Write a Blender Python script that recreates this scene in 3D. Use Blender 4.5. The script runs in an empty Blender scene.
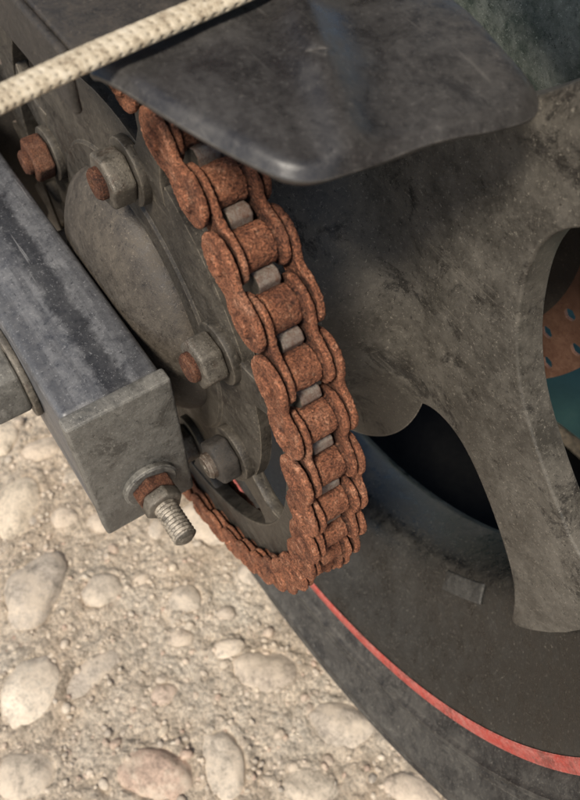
import bpy, bmesh, math, random
import numpy as np
from mathutils import Vector, Matrix, noise
S=0.001
random.seed(7); rng=np.random.default_rng(5)
scene=bpy.context.scene
# ---------------------------------------------------------------- materials
def ramp(nt,fac,stops):
    r=nt.nodes.new('ShaderNodeValToRGB')
    while len(r.color_ramp.elements)<len(stops): r.color_ramp.elements.new(0.5)
    for e,(p,c) in zip(r.color_ramp.elements,stops):
        e.position=p; e.color=(c[0],c[1],c[2],1) if not isinstance(c,(int,float)) else (c,c,c,1)
    nt.links.new(fac,r.inputs[0]); return r.outputs[0]
def noi(nt,vec,scale,detail=6,rough=.6,out='Fac',dist=0):
    n=nt.nodes.new('ShaderNodeTexNoise'); n.inputs['Scale'].default_value=scale
    n.inputs['Detail'].default_value=detail; n.inputs['Roughness'].default_value=rough; n.inputs['Distortion'].default_value=dist
    nt.links.new(vec,n.inputs['Vector']); return n.outputs[out]
def vor(nt,vec,scale,out='Distance'):
    n=nt.nodes.new('ShaderNodeTexVoronoi'); n.inputs['Scale'].default_value=scale
    nt.links.new(vec,n.inputs['Vector']); return n.outputs[out]
def mapping(nt,vec,scale,rot=(0,0,0)):
    mp=nt.nodes.new('ShaderNodeMapping'); mp.inputs['Rotation'].default_value=rot; mp.inputs['Scale'].default_value=scale
    nt.links.new(vec,mp.inputs['Vector']); return mp.outputs[0]
def mixc(nt,fac,a,b,mode='MIX'):
    m=nt.nodes.new('ShaderNodeMix'); m.data_type='RGBA'; m.blend_type=mode
    for i,v in ((0,fac),(6,a),(7,b)):
        if isinstance(v,(int,float)): m.inputs[i].default_value=v
        elif isinstance(v,tuple): m.inputs[i].default_value=(*v,1)
        else: nt.links.new(v,m.inputs[i])
    return m.outputs[2]
def math_(nt,op,a,b=0.0):
    m=nt.nodes.new('ShaderNodeMath'); m.operation=op
    for i,v in ((0,a),(1,b)):
        if isinstance(v,(int,float)): m.inputs[i].default_value=v
        else: nt.links.new(v,m.inputs[i])
    return m.outputs[0]
def newmat(name):
    m=bpy.data.materials.new(name); m.use_nodes=True; nt=m.node_tree
    b=nt.nodes['Principled BSDF']
    g=nt.nodes.new('ShaderNodeNewGeometry')
    return m,nt,b,g.outputs['Position'],g
def bump(nt,b,h,strength,dist):
    bp=nt.nodes.new('ShaderNodeBump'); bp.inputs['Strength'].default_value=strength; bp.inputs['Distance'].default_value=dist*S
    nt.links.new(h,bp.inputs['Height'])
    prev=b.inputs['Normal'].links
    if prev: nt.links.new(prev[0].from_socket,bp.inputs['Normal'])
    nt.links.new(bp.outputs[0],b.inputs['Normal'])
def setv(nt,b,k,v):
    if isinstance(v,(int,float)): b.inputs[k].default_value=v
    elif isinstance(v,tuple): b.inputs[k].default_value=(*v,1)
    else: nt.links.new(v,b.inputs[k])
def edgemask(nt,g,rad):
    bv=nt.nodes.new('ShaderNodeBevel'); bv.samples=4; bv.inputs['Radius'].default_value=rad*S
    d=nt.nodes.new('ShaderNodeVectorMath'); d.operation='DOT_PRODUCT'
    nt.links.new(bv.outputs[0],d.inputs[0]); nt.links.new(g.outputs['True Normal'],d.inputs[1])
    return ramp(nt,math_(nt,'SUBTRACT',1.0,d.outputs['Value']),[(.015,0.0),(.16,1.0)])

def m_rust(name='rust',dark=1.0,chain=False):
    m,nt,b,P,g=newmat(name)
    big=noi(nt,P,60,7,.75,dist=.6); fine=noi(nt,P,380,9,.85,dist=.5); gr=noi(nt,P,1700,4,.9)
    c=ramp(nt,big,[(.38,(.085*dark,.036*dark,.022*dark)),(.45,(.24*dark,.088*dark,.043*dark)),(.55,(.38*dark,.148*dark,.073*dark)),(.64,(.50*dark,.26*dark,.16*dark))])
    c2=ramp(nt,fine,[(.39,(.045*dark,.021*dark,.014*dark)),(.46,(.22*dark,.080*dark,.040*dark)),(.54,(.40*dark,.155*dark,.075*dark)),(.63,(.64*dark,.38*dark,.24*dark))])
    c=mixc(nt,.5,c,c2)
    sp=ramp(nt,gr,[(.41,0.25),(.5,1.0),(.58,1.7)])
    c=mixc(nt,.8,c,sp,'MULTIPLY')
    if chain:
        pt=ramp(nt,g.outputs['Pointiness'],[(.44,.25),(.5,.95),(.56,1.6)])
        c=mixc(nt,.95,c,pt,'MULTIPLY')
    else:
        e=math_(nt,'MULTIPLY',edgemask(nt,g,.7),ramp(nt,fine,[(.40,0.15),(.56,.75)]))
        c=mixc(nt,e,c,(.58*dark,.34*dark,.21*dark))
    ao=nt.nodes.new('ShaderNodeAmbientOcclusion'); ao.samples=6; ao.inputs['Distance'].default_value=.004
    c=mixc(nt,.9,c,ramp(nt,ao.outputs['AO'],[(.15,.15),(.7,1.0)]),'MULTIPLY')   # occlusion shade multiplied into the rust colour, darkening the gaps
    setv(nt,b,'Base Color',c); setv(nt,b,'Roughness',.8); setv(nt,b,'Specular IOR Level',.4)
    if not chain: bump(nt,b,noi(nt,P,230,5,.7),.9,1.8)
    bump(nt,b,fine,1.0,1.6); bump(nt,b,gr,1.0,.6); return m
def m_dusty(name,base,dust,amt=.5,rough=.5,scale=60,metal=0,bumpd=.15,spk=0.0,stain=None,edge=.5,scr=0.0,streak=None,smul=.7,band=None,er=.6):
    m,nt,b,P,g=newmat(name)
    n1=noi(nt,P,scale,8,.65); n2=noi(nt,P,scale*14,6,.8); n3=noi(nt,P,scale*4,8,.8,dist=.6)
    f=mixc(nt,.45,n1,n2); f=mixc(nt,.4,f,n3)
    f=ramp(nt,f,[(.42,0.0),(.59,1.0)])
    f2=math_(nt,'MULTIPLY',f,amt)
    c=mixc(nt,f2,base,dust)
    if streak:
        s=noi(nt,mapping(nt,P,(7,75,60)),1.0,5,.7); ss=ramp(nt,s,[(.50,0.0),(.57,1.0)]); c=mixc(nt,math_(nt,'MULTIPLY',ss,.5),c,streak)
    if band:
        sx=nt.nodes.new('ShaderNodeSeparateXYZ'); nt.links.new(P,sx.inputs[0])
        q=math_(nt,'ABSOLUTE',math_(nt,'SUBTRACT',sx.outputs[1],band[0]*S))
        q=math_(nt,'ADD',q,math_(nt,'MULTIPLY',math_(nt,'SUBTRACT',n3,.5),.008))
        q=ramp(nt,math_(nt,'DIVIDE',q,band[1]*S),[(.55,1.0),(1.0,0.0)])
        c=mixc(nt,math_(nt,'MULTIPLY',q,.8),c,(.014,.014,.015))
    if stain:
        s=noi(nt,P,42,10,.85,dist=.5); ss=ramp(nt,s,[(.53,0.0),(.60,1.0)]); c=mixc(nt,math_(nt,'MULTIPLY',ss,smul),c,stain)
    if spk:
        v=noi(nt,P,900,3,.9); vv=ramp(nt,v,[(.60,0.0),(.66,1.0)])
        c=mixc(nt,math_(nt,'MULTIPLY',vv,spk*.8),c,tuple(min(1,d*1.7) for d in dust))
        v=noi(nt,P,420,5,.95); vv=ramp(nt,v,[(.35,1.0),(.42,0.0)])
        c=mixc(nt,math_(nt,'MULTIPLY',vv,min(1,spk*1.6)),c,tuple(d*.3 for d in base))
    if scr:
        v=noi(nt,mapping(nt,P,(25,700,300),(0.3,0.2,.5)),1.0,3,.6); vv=ramp(nt,v,[(.66,0.0),(.70,1.0)]); c=mixc(nt,math_(nt,'MULTIPLY',vv,scr),c,dust)
    if edge:
        e=math_(nt,'MULTIPLY',edgemask(nt,g,er),ramp(nt,n3,[(.42,.1),(.56,1.0)])); e=math_(nt,'MULTIPLY',e,min(1,edge))
        c=mixc(nt,e,c,tuple(min(1,d*2.0) for d in dust))
    setv(nt,b,'Base Color',c); setv(nt,b,'Metallic',metal)
    r=nt.nodes.new('ShaderNodeMapRange'); r.inputs[3].default_value=rough; r.inputs[4].default_value=min(1,rough+.4)
    nt.links.new(f,r.inputs[0]); nt.links.new(r.outputs[0],b.inputs['Roughness'])
    bump(nt,b,n2,.7,bumpd); bump(nt,b,n1,.3,bumpd*3); return m
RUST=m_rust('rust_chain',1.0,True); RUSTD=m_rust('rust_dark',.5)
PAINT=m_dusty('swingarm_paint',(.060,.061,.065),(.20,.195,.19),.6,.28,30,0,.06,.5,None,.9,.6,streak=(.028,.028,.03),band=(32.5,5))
CAP=m_dusty('cap_metal',(.078,.073,.063),(.215,.20,.17),.75,.42,50,.15,.2,.6,(.036,.031,.025),1.0,.5)
STEEL=m_dusty('steel_old',(.062,.053,.041),(.23,.20,.158),.6,.33,120,.4,.2,.6,(.07,.036,.022),1.0)
SPROCK=m_dusty('sprocket_steel',(.030,.025,.019),(.125,.105,.078),.5,.42,50,.2,.2,.6,(.014,.010,.008),1.0,.5)
TOOTH=m_dusty('tooth_steel',(.28,.25,.21),(.15,.07,.042),.9,.33,350,.5,.4,.5)
ALLOY=m_dusty('wheel_alloy',(.050,.045,.037),(.165,.146,.118),.72,.42,22,.15,.22,.75,(.012,.010,.008),.8,.4,smul=.85)
RIM=m_dusty('rim_black',(.006,.006,.006),(.085,.077,.063),.33,.22,34,0,.18,1.0)
TIRE=m_dusty('tire_rubber',(.017,.016,.0155),(.13,.118,.098),.62,.55,26,0,.6,1.0,(.012,.011,.010))
RED=m_dusty('red_stripe',(.42,.045,.032),(.42,.20,.16),.6,.5,120,0,.05,.8,(.12,.04,.03))
GUARD=m_dusty('guard_metal',(.022,.0205,.020),(.105,.096,.085),.48,.24,16,.1,.08,.35,(.012,.011,.011),1.0,.4)
DARK=m_dusty('dark_grime',(.018,.015,.012),(.08,.065,.05),.55,.6,60,0,.3,.5)
SPACER=m_dusty('spacer_metal',(.042,.034,.026),(.14,.115,.086),.6,.42,60,.15,.25,.6)
DISC=m_dusty('disc_rusty',(.10,.045,.027),(.20,.11,.07),.7,.5,150,.2,.15)
LEAD=m_dusty('weight_lead',(.024,.023,.021),(.105,.098,.085),.6,.55,60,.1,.15,.6,(.012,.012,.012))
CALI=m_dusty('caliper_green_grey',(.09,.12,.092),(.48,.50,.42),.8,.6,22,0,.6,.6,(.04,.052,.04))
SHADEB=m_dusty('shade_black',(.006,.006,.006),(.014,.013,.011),.5,1.0,60,edge=0); SHADEB.node_tree.nodes['Principled BSDF'].inputs['Specular IOR Level'].default_value=.05  # near-black for the added ground sheet, colour imitates deep shade
def m_cord():
    m,nt,b,P,g=newmat('cord_weave')
    n=noi(nt,P,300,7,.85); c=ramp(nt,n,[(.35,(.22,.165,.105)),(.5,(.48,.40,.28)),(.65,(.62,.54,.41))])
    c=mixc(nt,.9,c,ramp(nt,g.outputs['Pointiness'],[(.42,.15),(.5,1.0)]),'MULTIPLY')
    setv(nt,b,'Base Color',c); setv(nt,b,'Roughness',.7); bump(nt,b,n,.5,.3); return m
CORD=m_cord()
def m_ground():
    m,nt,b,P,g=newmat('cement')
    a=noi(nt,P,14,7,.65); f=noi(nt,P,330,9,.85); v=vor(nt,P,330,'Color'); vd=vor(nt,P,330); md=noi(nt,P,80,8,.8)
    c=ramp(nt,a,[(.3,(.56,.42,.285)),(.5,(.72,.59,.44)),(.7,(.80,.695,.55))])
    c=mixc(nt,.8,c,ramp(nt,f,[(.37,.30),(.47,.95),(.62,1.2)]),'MULTIPLY')
    c=mixc(nt,.65,c,ramp(nt,md,[(.36,.5),(.5,1.0),(.65,1.15)]),'MULTIPLY')
    bw=nt.nodes.new('ShaderNodeRGBToBW'); nt.links.new(v,bw.inputs[0])
    c=mixc(nt,.6,c,ramp(nt,bw.outputs[0],[(.15,.5),(.5,1.0),(.9,1.2)]),'MULTIPLY')
    setv(nt,b,'Base Color',c); setv(nt,b,'Roughness',.95)
    bump(nt,b,md,.6,2.5); bump(nt,b,f,1.0,3.0); bump(nt,b,math_(nt,'MULTIPLY',vd,-1.0),.8,2.0); return m
def m_peb(name='pebble_stone',film=.6):
    m,nt,b,P,g=newmat(name)
    rnd=g.outputs['Random Per Island']
    c=ramp(nt,rnd,[(0,(.62,.50,.37)),(.17,(.42,.34,.26)),(.34,(.68,.58,.45)),(.5,(.48,.33,.24)),(.67,(.56,.46,.35)),(.84,(.46,.39,.31)),(1,(.68,.56,.41))])
    n=noi(nt,P,70,9,.8,dist=.5); f=noi(nt,P,500,6,.85)
    c=mixc(nt,.85,c,ramp(nt,n,[(.36,.35),(.5,1.0),(.64,1.25)]),'MULTIPLY')
    c=mixc(nt,.6,c,ramp(nt,f,[(.38,.38),(.52,1.1)]),'MULTIPLY')
    k=ramp(nt,noi(nt,P,45,8,.8),[(.47,0.0),(.56,1.0)])
    c=mixc(nt,math_(nt,'MULTIPLY',k,film),c,(.70,.575,.43))
    setv(nt,b,'Base Color',c); setv(nt,b,'Roughness',.65); bump(nt,b,n,.6,2.5); bump(nt,b,f,.6,1.0); return m
GROUND=m_ground(); PEB=m_peb()
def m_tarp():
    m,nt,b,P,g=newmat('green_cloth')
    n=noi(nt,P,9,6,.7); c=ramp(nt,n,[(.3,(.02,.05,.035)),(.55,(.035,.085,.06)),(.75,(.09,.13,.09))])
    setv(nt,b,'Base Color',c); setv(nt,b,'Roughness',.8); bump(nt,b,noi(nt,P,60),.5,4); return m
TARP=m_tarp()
# ---------------------------------------------------------------- geometry helpers (mm)
def empty(name):
    e=bpy.data.objects.new(name,None); e.empty_display_size=.02; scene.collection.objects.link(e); return e
def obj(name,bm,mat,parent=None,smooth=True,bev=0,seg=2,auto=35):
    bmesh.ops.recalc_face_normals(bm,faces=bm.faces)
    bmesh.ops.scale(bm,vec=(S,S,S),verts=bm.verts)
    me=bpy.data.meshes.new(name); bm.to_mesh(me); bm.free()
    mats=mat if isinstance(mat,list) else [mat]
    for k in mats: me.materials.append(k)
    o=bpy.data.objects.new(name,me); scene.collection.objects.link(o)
    if parent: o.parent=parent
    if bev:
        md=o.modifiers.new('b','BEVEL'); md.width=bev*S; md.segments=seg; md.limit_method='ANGLE'; md.angle_limit=math.radians(30)
    if smooth:
        me.polygons.foreach_set('use_smooth',[True]*len(me.polygons))
        if auto<180 and not bev: me.set_sharp_from_angle(angle=math.radians(auto))
    return o
def npobj(name,V,F,mat,parent=None):
    me=bpy.data.meshes.new(name); nf=len(F); k=F.shape[1]
    me.vertices.add(len(V)); me.vertices.foreach_set('co',(V*S).astype(np.float32).ravel())
    me.loops.add(nf*k); me.loops.foreach_set('vertex_index',F.astype(np.int32).ravel())
    me.polygons.add(nf); me.polygons.foreach_set('loop_start',np.arange(0,nf*k,k,dtype=np.int32))
    me.polygons.foreach_set('use_smooth',[True]*nf)
    me.update(calc_edges=True); me.validate(); me.materials.append(mat)
    o=bpy.data.objects.new(name,me); scene.collection.objects.link(o)
    if parent: o.parent=parent
    return o
def prism(bm,pts,y0,y1):
    a=[bm.verts.new((x,y0,z)) for x,z in pts]; b=[bm.verts.new((x,y1,z)) for x,z in pts]
    n=len(pts); bm.faces.new(a); bm.faces.new(b[::-1])
    for i in range(n): bm.faces.new((a[i],b[i],b[(i+1)%n],a[(i+1)%n]))
    return a+b
def lathe(bm,prof,seg=96,closed=True,cx=0,cz=0):
    rings=[]
    for r,y in prof:
        rings.append([bm.verts.new((cx+r*math.cos(2*math.pi*i/seg),y,cz+r*math.sin(2*math.pi*i/seg))) for i in range(seg)])
    m=len(prof)
    for j in range(m if closed else m-1):
        A,B=rings[j],rings[(j+1)%m]
        for i in range(seg): bm.faces.new((A[i],A[(i+1)%seg],B[(i+1)%seg],B[i]))
    if not closed:
        if prof[0][0]>0.01: bm.faces.new(rings[0])
        if prof[-1][0]>0.01: bm.faces.new(rings[-1][::-1])
def hexpts(r,ph,cx=0,cz=0): return [(cx+r*math.cos(ph+i*math.pi/3),cz+r*math.sin(ph+i*math.pi/3)) for i in range(6)]
def box(bm,x0,x1,y0,y1,z0,z1):
    return prism(bm,[(x0,z0),(x1,z0),(x1,z1),(x0,z1)],y0,y1)
def smooth_outline(p,it=1):
    for _ in range(it):
        q=[]
        for i in range(len(p)):
            a=p[i]; b=p[(i+1)%len(p)]
            q+=[(a[0]*.75+b[0]*.25,a[1]*.75+b[1]*.25),(a[0]*.25+b[0]*.75,a[1]*.25+b[1]*.75)]
        p=q
    return p
# ---------------------------------------------------------------- chain
P=15.875; N=45; D=2*math.pi/N; R=P/(2*math.sin(math.pi/N)); TH0=1.03
def cpos(th,r=R): return (-r*math.cos(th),r*math.sin(th))
def plate(bm,y0,y1,re=7.3,waist=4.6):
    n=26; L=P/2+re
    def outline(ins):
        top=[]
        for i in range(n+1):
            u=-L*math.cos(math.pi*i/n); a=abs(u)-P/2
            if a>-3.2: h=math.sqrt(max(0,re*re-a*a))
            else:
                hb=math.sqrt(re*re-3.2**2); s=(abs(u))/(P/2-3.2); h=waist+(hb-waist)*(s*s*(3-2*s))
            top.append((u,h))
        f=1-ins/re
        top=[(u*(1-ins/L),h*f) for u,h in top]
        return top+[(u,-h) for u,h in top[-2:0:-1]]
    # rounded-over rims: stacked outlines
    lv=[(y0,.7),(y0+.5,0),(y1-.5,0),(y1,.7)]
    rings=[[bm.verts.new((x,y,z)) for x,z in outline(ins)] for y,ins in lv]
    m=len(rings[0]); bm.faces.new(rings[0]); bm.faces.new(rings[-1][::-1])
    for A,B in zip(rings,rings[1:]):
        for i in range(m): bm.faces.new((A[i],B[i],B[(i+1)%m],A[(i+1)%m]))
def link_mesh(outer,voxel):
    bm=bmesh.new()
    a,b=(7.35,9.5) if outer else (4.8,6.8)
    plate(bm,a,b,7.4 if outer else 7.1); plate(bm,-b,-a,7.4 if outer else 7.1)
    for sx in (-1,1):
        if outer:
            for sy in (-1,1):
                lathe(bm,[(3.0,sy*8.6),(2.95,sy*10.2),(2.3,sy*10.9),(1.0,sy*10.5)],20,False,sx*P/2)
        else:
            lathe(bm,[(4.9,-4.1),(5.35,-3.6),(5.45,0),(5.35,3.6),(4.9,4.1)],28,False,sx*P/2)
            lathe(bm,[(4.1,-4.9),(4.1,4.9)],24,False,sx*P/2)
    bmesh.ops.recalc_face_normals(bm,faces=bm.faces)
    me=bpy.data.meshes.new('t'); bm.to_mesh(me); bm.free()
    o=bpy.data.objects.new('t',me); scene.collection.objects.link(o)
    md=o.modifiers.new('r','REMESH'); md.mode='VOXEL'; md.voxel_size=voxel
    dg=bpy.context.evaluated_depsgraph_get(); ev=o.evaluated_get(dg).to_mesh()
    n=len(ev.vertices); V=np.empty(n*3); ev.vertices.foreach_get('co',V)
    Nn=np.empty(n*3); ev.vertices.foreach_get('normal',Nn)
    F=np.array([p.vertices[:] for p in ev.polygons if len(p.vertices)==4])
    bpy.data.objects.remove(o,do_unlink=True)
    return V.reshape(-1,3),Nn.reshape(-1,3),F
js=[j for j in range(-40,60) if -math.radians(98)<=TH0-(j+.5)*D<=math.radians(98)]
circ=[(j,cpos(TH0-(j+.5)*D)) for j in js]
al=math.radians(8)
pts=dict(circ)
p=circ[0][1]
for k in range(1,24): pts[js[0]-k]=(p[0]+k*P*math.cos(al),p[1]-k*P*math.sin(al))
p=circ[-1][1]
for k in range(1,24): pts[js[-1]+k]=(p[0]+k*P*math.cos(al),p[1]+k*P*math.sin(al))
HI=(link_mesh(False,.33),link_mesh(True,.33)); LO=(link_mesh(False,.9),link_mesh(True,.9))
ks=sorted(pts); AV=[];AF=[];off=0
nz=noise.noise
for k in ks[:-1]:
    a=pts[k]; b=pts[k+1]
    outer=((k+1)%2==0)
    cx,cz=(a[0]+b[0])/2,(a[1]+b[1])/2; ang=math.atan2(b[1]-a[1],b[0]-a[0])
    M=Matrix.Translation((cx,random.uniform(-.25,.25),cz))@Matrix.Rotation(-ang,4,'Y')@Matrix.Rotation(random.uniform(-.02,.02),4,'X')
    hi=(-4<=k<=22)
    V,Nn,F=(HI if hi else LO)[1 if outer else 0]
    A=np.array(M)[:3,:3]; T=np.array(M)[:3,3]
    W=V@A.T+T; NW=Nn@A.T
    if hi:
        d=np.empty(len(W))
        for i,(x,y,z) in enumerate(W):
            q=Vector((x,y,z))
            f=nz(q*1.05)
            d[i]=.20*nz(q*.33)+.26*f-(.34*max(0,f-.12))+.17*nz(q*2.3)
        W=W+NW*d[:,None]
    AV.append(W); AF.append(F+off); off+=len(W)
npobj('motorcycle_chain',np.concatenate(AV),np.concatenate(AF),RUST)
# ---------------------------------------------------------------- sprocket
spr=empty('rear_sprocket')
bm=bmesh.new()
out=[]
for k in range(N):
    th=TH0-k*D
    for f,r in ((-.5,R-5.6),(-.36,R-4.7),(-.26,R-2.6),(-.16,R+.6),(-.07,R+2.3),(.07,R+2.3),(.16,R+.6),(.26,R-2.6),(.36,R-4.7)):
        out.append((th-f*D,r))
n=len(out)
def rg(y,rs): return [bm.verts.new((-r*math.cos(t),y,r*math.sin(t))) for t,r in rs]
fo=rg(3.2,out); bo=rg(-3.2,out); inn=[(t,96) for t,_ in out]; fi=rg(3.2,inn); bi=rg(-3.2,inn)
for i in range(n):
    j=(i+1)%n
    bm.faces.new((fo[i],fo[j],fi[j],fi[i])); bm.faces.new((bo[i],bi[i],bi[j],bo[j]))
    f=bm.faces.new((fo[i],bo[i],bo[j],fo[j])); f.material_index=1
    bm.faces.new((fi[i],fi[j],bi[j],bi[i]))
obj('toothed_ring',bm,[SPROCK,TOOTH],spr,smooth=False,bev=.5,seg=2)
BOLTS=[76,25.5,-20.5,-66,-112,-158,163]
bm=bmesh.new()
lathe(bm,[(40,2.8),(55,2.8),(56,1.9),(77,1.9),(79,1.2),(79,-2.8),(40,-2.8)],96)
obj('sprocket_disc',bm,SPROCK,spr)
bm=bmesh.new()
for a in BOLTS+[120]:
    t=math.radians(a-6)
    c,s=-math.cos(t),math.sin(t); nx,nz_=-s,c
    pts_=[]
    for r,w in ((72,11),(80,7),(88,6),(93,8),(98,14)): pts_.append((c*r+nx*w,s*r+nz_*w))
    for r,w in ((98,14),(93,8),(88,6),(80,7),(72,11)): pts_.append((c*r-nx*w,s*r-nz_*w))
    prism(bm,pts_,-2.4,2.4)
obj('sprocket_arms',bm,SPROCK,spr,bev=1)
for i,a in enumerate(BOLTS):
    t=math.radians(a); x,z=-68*math.cos(t),68*math.sin(t)
    bm=bmesh.new(); lathe(bm,[(0.01,1.5),(10.5,1.5),(10.5,4.8),(0.01,4.8)],32,True,x,z); obj('washer_%d'%i,bm,SPROCK,spr,bev=.4)
    bm=bmesh.new(); prism(bm,hexpts(8.8,a*.7,x,z),4.9,12.5); obj('nut_%d'%i,bm,RUSTD if i==6 else (DARK if i==2 else STEEL),spr,bev=1.2,seg=3)
    bm=bmesh.new(); lathe(bm,[(4.8,12),(4.8,14.2),(4.0,15.2),(1.5,15.2),(1.2,14.6)],24,False,x,z); obj('stud_%d'%i,bm,RUSTD if i in(0,1,6) else STEEL,spr)
bm=bmesh.new(); lathe(bm,[(47,-4),(47,3),(46,6),(44,8.6),(41,11),(38,13),(34,15),(29,16.6),(22,17.5),(0.01,17.5)],96,False); obj('hub_spacer',bm,SPACER,spr,auto=60)
# ---------------------------------------------------------------- wheel
wh=empty('motorcycle_wheel')
Y=[(-42,-72),(-53,-67),(-62.2,-58.5),(-72,-44),(-79.5,-29),(-85,-17),(-92.4,-9),(-103,-7),(-113.8,-11),(-127,-22.5),(-138.7,-36),(-148,-49),(-153,-62),(-156,-80),
   (-176,-42),(-179,-6),(-163,-6),(-150,5),(-136,19),(-124,34),(-116.4,52),(-113.5,68),(-113.5,79),(-116.5,88),(-123,95),(-142,108),
   (-120,134),(-108,121),(-96,110),(-80,99),(-64,89),(-52,80)]
outl=[]
for k in range(3):
    c,s=math.cos(-k*2*math.pi/3),math.sin(-k*2*math.pi/3)
    outl+= [(x*c-z*s,x*s+z*c) for x,z in Y]
bm=bmesh.new(); prism(bm,smooth_outline(outl,2),-67,-57); obj('spokes',bm,ALLOY,wh,bev=3,seg=4)
hp=[(58,-5),(59,-18),(60.5,-30),(63,-38.5),(66,-44.5),(69,-48.6),(72,-51.4),(75,-53.4),(78,-54.8),(81,-55.8),(84,-56.45),(87,-56.85),(91,-57.2),(88,-60),(80,-61)]
bm=bmesh.new(); lathe(bm,hp,128,False); lathe(bm,[(82,-66),(70,-90),(55,-120),(40,-136)],96,False); obj('hub',bm,ALLOY,wh,auto=70)
rp=[(219,-41),(217.5,-37.6),(211,-37.8),(206,-41),(198,-47),(190,-54),(180,-60),(171,-65),(165,-71),(163.5,-80),(163.5,-98),(168,-104),(180,-107),(200,-108),(212,-111),(219,-109),(221,-74)]
bm=bmesh.new(); lathe(bm,rp,192); obj('rim',bm,RIM,wh,bev=0,auto=180)
bm=bmesh.new(); lathe(bm,[(217.6,-37.2),(217.2,-36.6),(211.8,-36.8),(211,-37.4),(212,-38.2),(217,-38)],192); obj('red_stripe',bm,RED,wh)
tp=[(216,-42),(219,-36),(222,-34),(224,-33),(225,-30.5),(227,-30.3),(228,-31),(229,-30),(231,-29.6),(232,-30.2),(238,-26.6),(244,-24.6),(245,-23.2),(247,-22.6),(249,-22.6),(250,-23.8),(256,-24),(257,-23.2),(258.5,-23.2),(259.5,-24.4),(266,-26),(274,-29),(284,-38),(292,-50),(297,-62),(299,-74)]
tp=tp+[(r,-148-y) for r,y in tp[-2::-1]]
bm=bmesh.new(); lathe(bm,tp,192); obj('tire',bm,TIRE,wh,auto=60)
bm=bmesh.new(); th=math.radians(-41); seg=8; vs=[]
for i in range(seg+1):
    t=th+math.radians((i/seg-.5)*9.5)
    vs.append([bm.verts.new((-r*math.cos(t),y,r*math.sin(t))) for r,y in ((172.8,-63.6),(171.9,-63.1),(166.0,-68.5),(166.4,-70))])
for i in range(seg):
    for j in range(4): bm.faces.new((vs[i][j],vs[i][(j+1)%4],vs[i+1][(j+1)%4],vs[i+1][j]))
bm.faces.new(vs[0]); bm.faces.new(vs[-1][::-1])
obj('balance_weight',bm,LEAD,wh,bev=.3)
bm=bmesh.new()
def disc_ring(bm,r0,r1,y0,y1,nh,hr):
    rm=(r0+r1)/2
    for i in range(nh):
        t0=2*math.pi*i/nh; t1=2*math.pi*(i+1)/nh; tc=(t0+t1)/2
        rc=rm+(6 if i%2 else -6)
        o=[]
        for k in range(5): o.append((r0,t0+(t1-t0)*k/4))
        for k in range(1,5): o.append((r0+(r1-r0)*k/4,t1))
        for k in range(1,5): o.append((r1,t1-(t1-t0)*k/4))
        for k in range(1,4): o.append((r1-(r1-r0)*k/4,t0))
        oc=[(r*math.cos(t),r*math.sin(t)) for r,t in o]
        c=(rc*math.cos(tc),rc*math.sin(tc)); h=[]
        for x,z in oc:
            d=math.hypot(x-c[0],z-c[1]); h.append((c[0]+(x-c[0])/d*hr,c[1]+(z-c[1])/d*hr))
        n=len(oc); V=[[bm.verts.new((x,y,z)) for x,z in L] for L,y in ((oc,y0),(h,y0),(h,y1),(oc,y1))]
        for q in range(3):
            for k in range(n): bm.faces.new((V[q][k],V[q][(k+1)%n],V[q+1][(k+1)%n],V[q+1][k]))
disc_ring(bm,80,106,-138.6,-140,60,2.8)
bmesh.ops.remove_doubles(bm,verts=bm.verts,dist=.01)
obj('brake_disc',bm,DISC,wh,smooth=False)
bm=bmesh.new(); lathe(bm,[(80,-139),(80,-141),(30,-141),(30,-139)],64); obj('disc_carrier',bm,DARK,wh)
bm=bmesh.new(); lathe(bm,[(8,-150),(8,70)],32,False); obj('axle',bm,STEEL,wh)
bc=empty('brake_caliper')
bm=bmesh.new(); prism(bm,smooth_outline([(-95,38),(-60,30),(10,34),(38,52),(52,100),(20,128),(-40,140),(-92,118),(-104,75)],2),-134,-116); obj('outer_half',bm,CALI,bc,bev=4,seg=4)
bm=bmesh.new(); prism(bm,smooth_outline([(-90,42),(10,38),(46,100),(-40,134),(-88,112)],2),-168,-146); obj('inner_half',bm,CALI,bc,bev=4,seg=4)
bm=bmesh.new(); box(bm,-60,20,-150,-130,114,126); obj('bridge',bm,CALI,bc,bev=2)
bm=bmesh.new(); prism(bm,smooth_outline([(128,-60),(145,-80),(480,-90),(480,60),(300,80),(150,82),(130,60)],2),-70,15); obj('engine_case',bm,DARK,None,bev=4,seg=3)
# ---------------------------------------------------------------- swingarm
sw=empty('swingarm')
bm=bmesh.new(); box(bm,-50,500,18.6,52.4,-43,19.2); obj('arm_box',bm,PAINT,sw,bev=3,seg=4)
bm=bmesh.new(); prism(bm,[(-57,-45),(-51,-45),(-49.5,20.4),(-55.5,20.4)],17.8,53.0)
obj('end_cap',bm,CAP,sw,bev=1.2,seg=3)
bx,by,bz=-57,33.5,-26
def xlathe(bm,prof,seg=32,ph=0):
    rings=[[bm.verts.new((x,by+r*math.cos(ph+2*math.pi*i/seg),bz+r*math.sin(ph+2*math.pi*i/seg))) for i in range(seg)] for x,r in prof]
    for A,B in zip(rings,rings[1:]):
        for i in range(seg): bm.faces.new((A[i],A[(i+1)%seg],B[(i+1)%seg],B[i]))
    bm.faces.new(rings[0]); bm.faces.new(rings[-1][::-1])
bm=bmesh.new(); xlathe(bm,[(-56,10),(-58.2,10),(-58.8,9.2)]); obj('adjuster_washer',bm,CAP,sw)
bm=bmesh.new(); xlathe(bm,[(-58.7,7.8),(-63.5,7.8)],6,.35); obj('adjuster_nut',bm,RUSTD,sw,bev=.8,seg=3)
bm=bmesh.new(); xlathe(bm,[(-63.6,7.2),(-68.2,7.2)],6,.8); obj('adjuster_locknut',bm,STEEL,sw,bev=.8,seg=3)
bm=bmesh.new()
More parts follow.
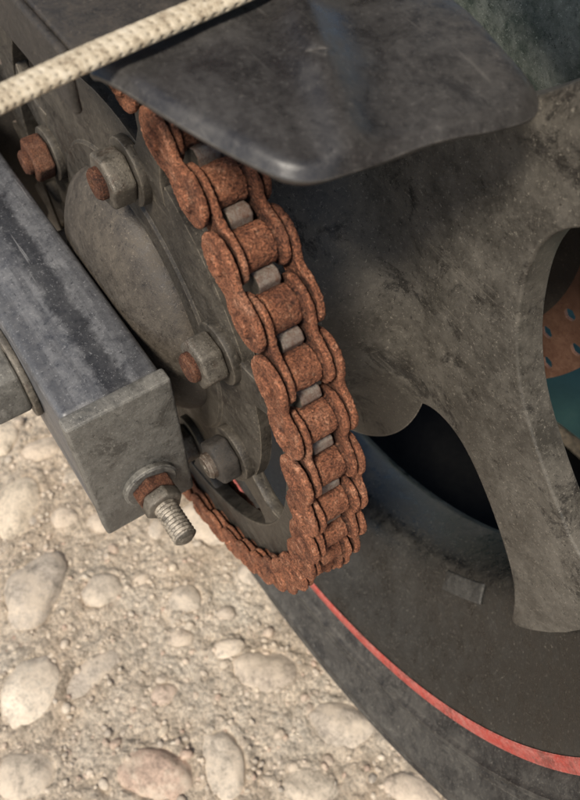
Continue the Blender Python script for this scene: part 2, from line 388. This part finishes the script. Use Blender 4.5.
prof=[]; x=-65
while x>-81: prof+=[(x,3.5),(x-.6,4.25),(x-1.2,3.5)]; x-=1.45
prof+=[(x,3.0),(x-.6,2.2)]
xlathe(bm,prof,24); obj('adjuster_bolt',bm,STEEL,sw,auto=180)
bm=bmesh.new(); lathe(bm,[(0.01,52.5),(17,52.5),(17,55),(0.01,55)],40,True,-4,-6); obj('axle_washer',bm,STEEL,sw,bev=.6)
bm=bmesh.new(); prism(bm,hexpts(15,.3,-4,-6),55,68); obj('axle_nut',bm,CAP,sw,bev=1.2)
# ---------------------------------------------------------------- chain guard
cg=empty('chain_guard')
G=[(-59,25),(-64,22.5),(-84,17),(-103,10.5),(-107,7),(-109,2),(-109.5,-6),(-110,-19),(-115,-36),(-115,-43),(-109,-47.5),(-94,-50),(-80,-52),(-52,-53),(-54,-15),(-56,10)]
G=smooth_outline(G,3)
cc=Vector((-84,-15))
bm=bmesh.new()
rs=[1,.985,.965,.94,.9,.84,.77,.69,.6,.5,.4,.3,.2,.1]
def gz(x,y,s):
    e=(1-s)*40
    d=(y+11+0.42*(x+90))
    z=130+2.4*math.exp(-(d/5.0)**2)*min(1,e/7)-1.2*math.exp(-((d+13)/6)**2)*min(1,e/7)-0.0012*(x+60)**2*(1 if x<-60 else 0)+.9*noise.noise(Vector((x,y,0))/17)
    return z-2.4*math.exp(-(e/1.8)**2)
rings=[]
for s in rs:
    rings.append([bm.verts.new((cc.x+(x-cc.x)*s,cc.y+(y-cc.y)*s,gz(cc.x+(x-cc.x)*s,cc.y+(y-cc.y)*s,s))) for x,y in G])
n=len(G)
for A,B in zip(rings,rings[1:]):
    for i in range(n): bm.faces.new((A[i],A[(i+1)%n],B[(i+1)%n],B[i]))
cv=bm.verts.new((cc.x,cc.y,gz(cc.x,cc.y,0)))
for i in range(n): bm.faces.new((rings[-1][i],rings[-1][(i+1)%n],cv))
g=obj('rear_flap',bm,GUARD,cg,auto=180)
md=g.modifiers.new('s','SOLIDIFY'); md.thickness=.0022; md.offset=-1
md=g.modifiers.new('ss','SUBSURF'); md.levels=1; md.render_levels=1
bm=bmesh.new(); box(bm,-62,220,-47,-17,123,125.5); obj('side_rail',bm,GUARD,cg,bev=1)
bm=bmesh.new(); box(bm,-44,220,-15,21,121,123.5); box(bm,-44,220,21.2,23.5,108,123.5); obj('front_cover',bm,DARK,cg,bev=1.0,seg=3)
# ---------------------------------------------------------------- cord
bm=bmesh.new()
path=[(-69,72,128.5),(-67,55,131),(-65.5,42,132),(-64,23,133),(-61.5,0,133),(-59,-27,133),(-57,-55,131),(-53,-75,122)]
def cr(p,t):
    i=min(int(t),len(p)-2); f=t-i
    P0=Vector(p[max(i-1,0)]);P1=Vector(p[i]);P2=Vector(p[i+1]);P3=Vector(p[min(i+2,len(p)-1)])
    return .5*((2*P1)+(P2-P0)*f+(2*P0-5*P1+4*P2-P3)*f*f+(3*P1-P0-3*P2+P3)*f**3)
M_=520; K=40; rings=[]
for i in range(M_+1):
    t=i/M_*(len(path)-1); c=cr(path,min(t,len(path)-1.0001)); d=(cr(path,min(t+.01,len(path)-1.0001))-cr(path,max(t-.01,0))).normalized()
    u=Vector((0,0,1)); w=d.cross(u).normalized(); u=w.cross(d)
    ring=[]
    for k in range(K):
        a=2*math.pi*k/K
        q1=math.sin(i*.42+a*4); q2=math.sin(i*.42-a*4)
        br=-.6*max(0,q1*q2-.3)
        ring.append(bm.verts.new(c+w*(3.4+br)*math.cos(a)+u*(1.6+br)*math.sin(a)))
    rings.append(ring)
for A,B in zip(rings,rings[1:]):
    for k in range(K): bm.faces.new((A[k],A[(k+1)%K],B[(k+1)%K],B[k]))
bm.faces.new(rings[0]); bm.faces.new(rings[-1][::-1])
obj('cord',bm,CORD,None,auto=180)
# ---------------------------------------------------------------- ground
GZ=-300
baked=[(69,97,28.4,21.4,-.58),(46,60,15.1,17.4,-.46),(134,80,29.2,17.3,-.72),(12,125,27.7,20,-1.08),(1,88,25.5,12.1,-1.25),(-37,56,9.2,9.3,-.5),(-59,-4,14.7,23.8,-.66),(-112,-24,14.3,24.8,-.77),(-93,46,24.6,14.7,-.27),(-75,83,16.5,25.3,-.68),(-33,146,14.1,20.7,-.41),(-128,13,11.5,17.5,-.79),(8,14,12,13.3,-.52),(-168,-37,9.7,19.7,-.96),(172,47,13.6,16.9,-.41),(197,68,18.6,15.2,-.39),(-35,8,8,12,-.4),(110,55,9,12,-.4)]
placed=[(x,y,a*.95,b*.95,rot,min(a,b)*.62) for x,y,a,b,rot in baked]
tries=0
while tries<9000 and len(placed)<330:
    tries+=1
    x=random.uniform(-340,420); y=random.uniform(-290,330); r=random.choice([5,6,7,9,13,17])
    if all((x-q[0])**2+(y-q[1])**2>(r*1.2+max(q[2],q[3])+4)**2 for q in placed):
        placed.append((x,y,r*random.uniform(1,1.5),r,random.uniform(0,3.1),r*.6))
def axis(lo,hi,step):
    a=list(np.arange(lo,hi+.1,step)); s=step; x=hi; r=[]
    while x<150000: s*=1.35; x+=s; r.append(x)
    l=[]; s=step; x=lo
    while x>-150000: s*=1.35; x-=s; l.append(x)
    return l[::-1]+a+r
xs=np.array(axis(-260,320,1.9)); ys=np.array(axis(-170,260,1.9))
X,Yg=np.meshgrid(xs,ys,indexing='ij'); Z=np.zeros_like(X)
for i,x in enumerate(xs):
    if not -270<x<330: continue
    for j,y in enumerate(ys):
        if not -180<y<270: continue
        v=Vector((x,y,0))
        Z[i,j]=3.0*noise.noise(v/60)+1.8*noise.noise(v/15)+1.6*noise.noise(v/5)
for (x,y,a,b,rot,h) in placed:
    c,s=math.cos(rot),math.sin(rot)
    dx=X-x; dy=Yg-y; m=(abs(dx)<60)&(abs(dy)<60)
    u=(dx*c+dy*s)/a; w=(-dx*s+dy*c)/b; d=np.sqrt(u*u+w*w)
    Z+=np.where(m,min(2.6,h*.28)*np.exp(-((d-1.02)/.22)**2),0)
nx,ny=len(xs),len(ys)
idx=np.arange(nx*ny).reshape(nx,ny)
fc=np.stack([idx[:-1,:-1],idx[1:,:-1],idx[1:,1:],idx[:-1,1:]],-1).reshape(-1,4)
npobj('ground',np.stack([X,Yg,Z+GZ],-1).reshape(-1,3),fc,GROUND)
tmpl={}
for sub in (2,3,4):
    b_=bmesh.new(); bmesh.ops.create_icosphere(b_,subdivisions=sub,radius=1.0)
    b_.verts.ensure_lookup_table()
    tmpl[sub]=(np.array([v.co[:] for v in b_.verts]),np.array([[v.index for v in f.verts] for f in b_.faces])); b_.free()
AV=[];AF=[];off=0
def stone(x,y,a,b,rot,h,sub,z0=GZ):
    global off
    p,f=tmpl[sub]; k=np.ones(len(p))
    for fr,am in ((1.2,.08),(1.9,.05),(3.1,.035),(5,.022),(9,.011),(14,.006)):
        for _ in range(2):
            d=rng.normal(size=3); d/=np.linalg.norm(d); k+=am*np.sin(p@d*fr*1.6+rng.uniform(0,6.28))
    q=p*k[:,None]*np.array([a,b,h]); c,s=math.cos(rot),math.sin(rot)
    AV.append(np.stack([x+q[:,0]*c-q[:,1]*s,y+q[:,0]*s+q[:,1]*c,z0+q[:,2]-h*.25],1)); AF.append(f+off); off+=len(p)
for q in placed: stone(*q,4 if max(q[2],q[3])>10 else 3)
for i in range(3200):
    x=random.uniform(-215,270); y=random.uniform(-90,210); r=random.uniform(.6,1.9)*(1.7 if random.random()<.1 else 1)
    ii=int(np.searchsorted(xs,x)); jj=int(np.searchsorted(ys,y))
    stone(x,y,r*random.uniform(1,1.5),r,random.uniform(0,3),r*.8,2,GZ+Z[ii,jj]+r*.2)
npobj('pebbles',np.concatenate(AV),np.concatenate(AF),PEB)
def sheet(name,x0,x1,y0,y1,h,mat,nxs=60,nys=40,off=3):
    bm=bmesh.new(); V=[]
    for i in range(nxs+1):
        for j in range(nys+1):
            x=x0+(x1-x0)*i/nxs; y=y0+(y1-y0)*j/nys; v=Vector((x,y,3))
            V.append(bm.verts.new((x+20*noise.noise(v/90),y+12*noise.noise(v/70),GZ+off+h*(abs(noise.noise(v/120))*2+.5*noise.noise(v/40)))))
    for i in range(nxs):
        for j in range(nys): q=i*(nys+1)+j; bm.faces.new((V[q],V[q+nys+1],V[q+nys+2],V[q+1]))
    obj(name,bm,mat,None,auto=180)
sheet('shade_sheet',-230,420,-150,-270,5,SHADEB,off=9)  # added black sheet, stands in for shade seen through the wheel window
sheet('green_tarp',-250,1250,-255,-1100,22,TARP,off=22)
# ---------------------------------------------------------------- light, camera
sd=Vector((-.30,.5,.81)).normalized()
L=bpy.data.lights.new('sun','SUN'); L.energy=4.9; L.angle=math.radians(12); L.color=(1,.925,.815)
lo=bpy.data.objects.new('sun',L); lo.rotation_euler=sd.to_track_quat('Z','Y').to_euler(); scene.collection.objects.link(lo)
w=bpy.data.worlds.new('World'); scene.world=w; w.use_nodes=True; nt=w.node_tree
sky=nt.nodes.new('ShaderNodeTexSky'); sky.sky_type='NISHITA'; sky.sun_disc=False
sky.sun_elevation=math.asin(sd.z); sky.sun_rotation=math.atan2(sd.x,sd.y)
nt.links.new(sky.outputs[0],nt.nodes['Background'].inputs[0]); nt.nodes['Background'].inputs[1].default_value=.13
RM=Matrix.Rotation(Vector((0.354,-0.661,-2.08)).length,3,Vector((0.354,-0.661,-2.08)).normalized())
cam=bpy.data.cameras.new('camera'); co=bpy.data.objects.new('camera',cam); scene.collection.objects.link(co)
cam.sensor_fit='VERTICAL'; cam.sensor_height=24; cam.lens=24.27; cam.clip_start=.005; cam.clip_end=500
mw=RM.to_4x4(); mw.translation=Vector((-.19818,.06976,.21753)); co.matrix_world=mw
cam.dof.use_dof=True; cam.dof.focus_distance=.235; cam.dof.aperture_fstop=16
scene.camera=co
scene.view_settings.view_transform='Standard'; scene.view_settings.look='None'; scene.view_settings.exposure=0
